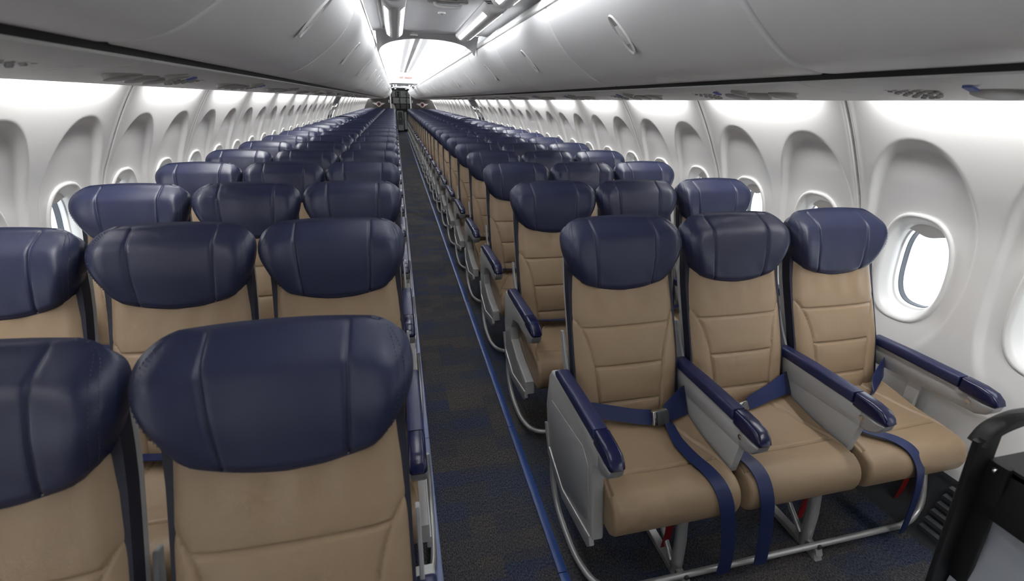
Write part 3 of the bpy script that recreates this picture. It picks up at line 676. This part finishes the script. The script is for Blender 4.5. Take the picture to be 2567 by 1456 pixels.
def cushion_geo(hi):
    path = crom([(-.16, .492), (-.28, .480), (-.40, .458), (-.50, .452), (-.56, .446), (-.598, .424), (-.616, .385), (-.614, .345), (-.598, .315), (-.56, .304), (-.40, .308), (-.16, .325)], 22 if hi else 2)
    prof = [(p.x, p.y) for p in path]; n = len(prof)
    H = .223
    if hi: xs_ = [H*math.sin(a) for a in linsp(-math.pi/2, math.pi/2, 121)]
    else: xs_ = [-H, -H + .006, -H + .02, -.1, .1, H - .02, H - .006, H]
    XC = [(-.56, .216), (-.50, .206), (-.45, .190), (-.36, .150), (-.28, .11), (-.2, .09)]
    V, F = [], []
    for x in xs_:
        e = max(0, abs(x) - (H - .017))/.017; d = .017*(1 - math.sqrt(max(0, 1 - e*e)))
        P = inset2(prof, d) if d > 1e-5 else list(prof)
        # saddle: the middle of the top dips a little
        for (y, z) in P:
            zz = z
            if z > .40:
                zz -= .010*math.cos(min(1, abs(x)/H)*math.pi/2)*sstep(-.58, -.45, y)
                if hi:
                    gr = 0
                    if abs(x) < .195: gr = math.exp(-((y + .485)/.005)**2)
                    if y > -.56: gr = max(gr, math.exp(-((abs(x) - smooth_tab(XC, y))/.005)**2)*.9)
                    zz -= .008*gr
            V.append((x, y, zz))
    for k in range(len(xs_) - 1):
        for i in range(n): j = (i + 1) % n; F.append((k*n + i, k*n + j, (k + 1)*n + j, (k + 1)*n + i))
    F.append(tuple(range(n))[::-1]); F.append(tuple((len(xs_) - 1)*n + i for i in range(n)))
    return V, F
def slab_back(hw, y0, y1, z0, z1, nz=10):
    return closed_slab(lambda x, z: (x, base(z) + y0, z), lambda x, z: (x, base(z) + y1, z), [-hw, -hw + .004, hw - .004, hw], linsp(z0, z1, nz))
S = {}
for hi in (0, 1):
    S['back', hi] = mesh('backrest', back_geo(hi), 'tan', ang=55); S['head', hi] = mesh('headrest', head_geo(hi), 'navy', ang=70); S['cush', hi] = mesh('seat_cushion', cushion_geo(hi), 'tan', ang=60)
S['stitch'] = mesh('stitching', head_geo(2), 'thread', smooth=False, fix=False)
S['gus'] = mesh('side_gusset', slab_back(.211, .022, .062, .47, 1.03), 'gusset'); S['shell'] = mesh('back_shell', slab_back(.208, .064, .086, .42, 1.04), 'grey')
for sx in (-1, 1):
    def E(poly, x0, x1, r=.005, st=2): return mir(extr(poly, 'x', x0, x1, r, st), sx)
    AX, AW = (-.7235 if sx > 0 else -.708), .022
    aisle_std = [(-.085, .605), (-.30, .615), (-.565, .606), (-.592, .575), (-.57, .548), (-.36, .545), (-.26, .515), (-.222, .455), (-.245, .395), (-.36, .352), (-.545, .322), (-.556, .262), (-.50, .246), (-.30, .205), (-.115, .262), (-.070, .43), (-.068, .57)]
    aisle_front = [(-.085, .605), (-.30, .615), (-.565, .606), (-.592, .575), (-.565, .545), (-.520, .535), (-.512, .49), (-.548, .330), (-.556, .262), (-.50, .246), (-.27, .165), (-.10, .235), (-.045, .43), (-.060, .57)]
    S['arm_std', sx] = mesh('aisle_armrest', E(aisle_std, AX - AW, AX + AW, .007, 3), 'grey', ang=32)
    S['arm_front', sx] = mesh('aisle_armrest', E(aisle_front, AX - AW, AX + AW, .009, 3), 'grey', ang=32)
    S['arm_panel', sx] = mesh('side_panel', E([(-.115, .49), (-.43, .535), (-.485, .50), (-.500, .43), (-.525, .32), (-.50, .295), (-.29, .225), (-.16, .27), (-.105, .40)], AX - AW - .0025, AX - AW + .004, .002, 2), 'grey2', ang=30)
    S['bumper', sx] = mesh('lower_trim', E([(-.055, .345), (-.12, .235), (-.30, .178), (-.545, .222), (-.562, .245), (-.55, .275), (-.30, .222), (-.125, .272), (-.085, .36)], AX - AW - .006, AX - AW + .012, .004, 2), 'alu', ang=32)
    S['pad', sx] = mesh('armrest_pad', E([(-.135, .610), (-.125, .628), (-.150, .646), (-.30, .651), (-.494, .651), (-.498, .612)], AX - .0245, AX + .0245, .010, 3), 'armpad', ang=40)
    S['cap', sx] = mesh('armrest_end_cap', E([(-.500, .604), (-.500, .652), (-.56, .651), (-.598, .643), (-.619, .626), (-.627, .610), (-.622, .601), (-.585, .598), (-.52, .600)], AX - .0255, AX + .0255, .012, 4), 'armcap', ang=50)
    S['tip', sx] = mesh('armrest_tip', E([(-.535, .600), (-.585, .598), (-.622, .601), (-.619, .582), (-.604, .562), (-.575, .547), (-.545, .548)], AX - .0235, AX + .0235, .008, 3), 'tip', ang=40)
    S['mid_beam', sx] = mesh('armrest_beam', E([(-.13, .555), (-.13, .615), (-.565, .606), (-.592, .575), (-.565, .545), (-.20, .532)], -.018, .018, .006, 2), 'grey', ang=32)
    S['mid_panel', sx] = mesh('armrest_panel', E([(-.13, .56), (-.50, .56), (-.545, .548), (-.530, .425), (-.50, .40), (-.13, .41)], -.015, .015, .005, 2), 'grey', ang=32)
    S['button', sx] = mesh('recline_button', mir(disc(-.021, -.545, .582, .0095, .006, 'x', 16), sx), 'chrome')
    S['post', sx] = mesh('armrest_post', E([(-.335, .545), (-.385, .545), (-.38, .33), (-.34, .33)], .712, .730, .003, 1), 'grey', ang=32)
    bar = crom([(-.742, -.150, .255), (-.745, -.185, .16), (-.744, -.255, .085), (-.742, -.37, .058), (-.735, -.47, .052), (-.705, -.555, .052), (-.63, -.590, .053), (-.4, -.594, .053), (.45, -.594, .053), (.58, -.590, .055), (.645, -.575, .075), (.68, -.555, .13), (.695, -.51, .25)], 8)
    S['bar', sx] = mesh('baggage_bar', mir(tube(bar, .0115, 10), sx), 'alu', ang=60)
    def leg(x):
        return join(put(tube([(x, -.545, .02), (x, -.535, .16), (x, -.50, .31)], .020, 10, .013), 0, 0, 0), tube([(x - .0, -.53, .05), (x, -.24, .30)], .013, 8))
    for n_, lx in ((0, -.395), (1, .158)):
        S['leg', n_, sx] = mesh('leg', mir(join(tube([(lx, -.548, .012), (lx, -.540, .16), (lx, -.515, .32)], .021, 10), tube([(lx - .012, -.53, .05), (lx - .012, -.40, .17), (lx - .012, -.22, .32)], .011, 8)), sx), 'alu', ang=50)
        S['rail', n_, sx] = mesh('floor_rail', mir(join(extr([(-.62, .0), (-.61, .022), (-.15, .022), (-.13, .0)], 'x', lx - .016, lx + .016, .002, 1), extr([(-.62, .022), (-.61, .045), (-.56, .045), (-.54, .022)], 'x', lx - .014, lx + .014, .004, 1)), sx), 'alu', ang=32)
        S['bolt', n_, sx] = mesh('bolt', mir(disc(lx + .0, -.607, .055, .009, .008, 'y', 10), sx), 'darkgrey')
    S['pan', sx] = mesh('seat_pan', mir(join(extr(rrect(-.53, -.20, .285, .312, .01, 2), 'x', -.69, .69, .003, 1)), sx), 'darkgrey', ang=32)
    # lap belt lying across the rear of a cushion
    S['belt', sx] = mesh('lap_belt', mir(ribbon(crom([(-.225, -.245, .515), (-.17, -.262, .507), (-.06, -.275, .503), (.06, -.278, .503), (.17, -.262, .507), (.225, -.245, .515)], 4), (0, -.022, .006), .003), sx), 'belt', ang=40)
    S['bracket', sx] = mesh('recline_bracket', E([(-.235, .44), (-.15, .44), (-.135, .52), (-.13, .60), (-.085, .68), (-.055, .76), (-.075, .765), (-.11, .70), (-.165, .62), (-.20, .55)], -.228, -.218, .002, 1), 'grey2', ang=32)
    S['tagred', sx] = mesh('life_vest_tag', mir(ribbon([(0, -.49, .31), (-.006, -.492, .20), (-.002, -.49, .14), (-.008, -.488, .065)], (.015, 0, .0), .002), sx), 'red')
def put_unit(side, row, y):
    sx = 1 if side == 'right' else -1
    if row == 0: extra = 'nearest the viewer'
    else: extra = '%s row from the viewer' % ORD[row]
    t = thing('triple_seat', 'navy and tan leather triple seat %s of the aisle, %s' % (side, extra), 'airline seat', (sx*.987, y, 0), 'triple seats in rows')
    near = row <= 7; mid = row <= 14; hi = 1 if row <= 8 else 0; front = (side == 'right' and row == 0)
    for i, cx in enumerate((-.48, 0, .48)):
        x = sx*cx
        b = ob('backrest', S['back', hi], t, (x, 0, 0)); ob('headrest', S['head', hi], b); ob('side_gusset', S['gus'], b); ob('back_shell', S['shell'], b)
        ob('seat_cushion', S['cush', hi], t, (x, 0, 0))
        if near and not front: ob('lap_belt', S['belt', sx], t, (x, 0, 0))
        if near: ob('recline_bracket', S['bracket', sx], b)
        if row <= 3: ob('stitching', S['stitch'], b)['kind'] = 'stuff'
        if near: ob('life_vest_tag', S['tagred', sx], t, (x + sx*(.075, .18, .19)[i], 0, 0))
    def pad(par, dx):
        ob('armrest_pad', S['pad', sx], par, (dx, 0, 0))
        if mid: ob('armrest_end_cap', S['cap', sx], par, (dx, 0, 0)); ob('armrest_tip', S['tip', sx], par, (dx, 0, 0))
    a = ob('aisle_armrest', S['arm_front' if front else 'arm_std', sx], t); pad(a, 0)
    if mid: ob('lower_trim', S['bumper', sx], a)
    if front: ob('side_panel', S['arm_panel', sx], a)
    if mid:
        for k, dx in enumerate((-.24, .24, .7235)):
            m = ob('armrest', S['mid_beam', sx], t, (sx*dx, 0, 0)); pad(m, sx*(.7235 if sx > 0 else .708))
            if front and k < 2: ob('armrest_panel', S['mid_panel', sx], m)
            if front: ob('recline_button', S['button', sx], m)
        if near: ob('armrest_post', S['post', sx], t)
    ob('baggage_bar', S['bar', sx], t); ob('seat_pan', S['pan', sx], t)
    for n_ in (0, 1):
        l = ob('leg', S['leg', n_, sx], t)
        if mid: ob('floor_rail', S['rail', n_, sx], l)
        if near: ob('bolt', S['bolt', n_, sx], l)
    return t
YL, YR = .817, 1.524
units = {}
for r in range(30): units['left', r] = put_unit('left', r, YL + PITCH*r)
for r in range(29): units['right', r] = put_unit('right', r, YR + PITCH*r)

# belts of the front right row (local to the unit)
ft = units['right', 0]; ox, oy = .987, YR
def loc(x, y, z): return (x - ox, y - oy, z)
def belt(pts, w, parent=ft, name='lap_belt', th=.003, k=6):
    P = crom([loc(*p) for p in pts], k)
    if isinstance(w[0], (tuple, list)):
        Wv = [Vector(v) for v in crom(w, k)]
    else: Wv = [Vector(w)]*len(P)
    return ob(name, mesh(name, ribbon(P, [tuple(v) for v in Wv], th), 'belt', ang=50), parent)
b1 = belt([(.290, 1.285, .520), (.34, 1.262, .535), (.42, 1.250, .520), (.50, 1.235, .505), (.565, 1.222, .500)], [(0, .012, .026)]*2 + [(0, .016, .022)]*3)
b2 = belt([(.728, 1.270, .520), (.695, 1.250, .528), (.655, 1.236, .518), (.612, 1.222, .506)], [(0, .026, .046), (0, .026, .042), (0, .022, .034), (0, .016, .024)])
bk = ob('buckle', mesh('buckle', extr(rrect(-.032, .032, -.028, .028, .006, 3), 'y', -.010, .008, .004, 2), 'chrome', ang=40), b1, loc(.585, 1.213, .506), (math.radians(-18), 0, math.radians(10)))
ob('buckle_lid', mesh('buckle_lid', extr(rrect(-.026, .026, -.025, .025, .005, 3), 'y', -.016, -.008, .003, 2), 'darkgrey', ang=40), b1, loc(.592, 1.212, .506), (math.radians(-18), 0, math.radians(10)))
belt([(.615, 1.220, .50), (.618, 1.185, .482), (.612, 1.12, .468), (.622, 1.04, .462), (.636, .985, .460), (.648, .940, .445), (.660, .908, .405), (.672, .893, .34), (.690, .890, .26), (.708, .892, .15), (.712, .895, .07)], [(.018, 0, -.012), (.020, 0, -.006), (.022, .006, 0), (.024, .006, 0), (.025, .004, 0), (.026, 0, 0), (.026, 0, 0), (.026, 0, 0), (.026, 0, 0), (.026, 0, 0), (.026, 0, 0)])
belt([(.770, 1.10, .478), (.785, 1.03, .468), (.800, .972, .462), (.808, .930, .437), (.815, .900, .38), (.828, .892, .30), (.846, .893, .20), (.862, .895, .075)], (.026, 0, 0))
b3 = belt([(1.215, 1.290, .520), (1.16, 1.268, .530), (1.08, 1.252, .512), (1.01, 1.238, .498), (.975, 1.230, .492)], [(0, .024, .040), (0, .022, .032), (0, .018, .024), (0, .016, .022), (0, .012, .018)])
ob('buckle', mesh('buckle', extr(rrect(-.022, .022, -.018, .018, .005, 3), 'y', -.006, .006, .003, 2), 'chrome', ang=40), b3, loc(.955, 1.225, .490), (math.radians(-30), 0, math.radians(12)))
belt([(1.695, 1.292, .535), (1.665, 1.272, .540), (1.62, 1.25, .520), (1.575, 1.225, .495), (1.545, 1.20, .484)], [(0, .012, .040), (.005, .014, .040), (0, .014, .036), (0, .012, .028), (0, -.004, .012)])
belt([(1.275, 1.10, .478), (1.335, 1.03, .466), (1.395, .975, .462), (1.432, .935, .440), (1.455, .905, .385), (1.468, .893, .31), (1.485, .892, .20), (1.500, .895, .07)], (.025, .006, 0))

# ------------------------------------------------------------------ black trolley frame at the right edge of the view
tr = thing('equipment_trolley', 'black metal trolley frame with pale side sheet at the lower right corner', 'trolley', (.985, .50, 0))
def TL(x, y, z): return (x - .985, y - .50, z)
def bar_box(p, q, w, d, r=.004):
    P, Q = Vector(p), Vector(q); ax = (Q - P).normalized(); n1 = Vector((0, 1, 0)); n1 = (n1 - ax*n1.dot(ax)).normalized(); n2 = ax.cross(n1)
    V, F = [], []; prof = rrect(-w/2, w/2, -d/2, d/2, r, 3); n = len(prof)
    for c_ in (P, Q):
        for a, b in prof: V.append(tuple(c_ + n2*a + n1*b))
    F = [(i, (i + 1) % n, n + (i + 1) % n, n + i) for i in range(n)] + [tuple(range(n))[::-1], tuple(range(n, 2*n))]
    return V, F
ob('corner_post', mesh('corner_post', bar_box(TL(.833, .50, .955), TL(1.005, .50, .0), .062, .012), 'tubeblack', ang=40), tr)
ob('post_flange', mesh('post_flange', bar_box(TL(.868, .485, .90), TL(1.030, .485, .0), .014, .050), 'tubeblack', ang=40), tr)
ob('top_rail', mesh('top_rail', tube(crom([TL(.825, .505, .935), TL(.840, .505, .965), TL(.868, .50, .988), TL(.910, .495, .998), TL(1.05, .48, 1.0), TL(1.25, .46, 1.0)], 6), .019, 12, .012), 'tubeblack', ang=60), tr)
ob('deck_beam', mesh('deck_beam', extr([(0, .890), (0, .765), (-.44, .765), (-.44, .890)], 'x', .880 - .985, .905 - .985, .004, 2), 'tubeblack', ang=40), tr)
ob('deck', mesh('deck', box(.880 - .985, 1.40 - .985, .06 - .5, .50 - .5, .878, .894), 'tubeblack', smooth=False), tr)
ob('side_sheet', mesh('side_sheet', box(.925 - .985, .935 - .985, .05 - .5, .49 - .5, .12, .77), 'sheet', smooth=False), tr)
for (x, z) in ((.905, .965), (.858, .885), (.93, .735)):
    ob('bolt', mesh('bolt', disc(*TL(x, .478, z), .007, .008, 'y', 12), 'chrome'), tr)
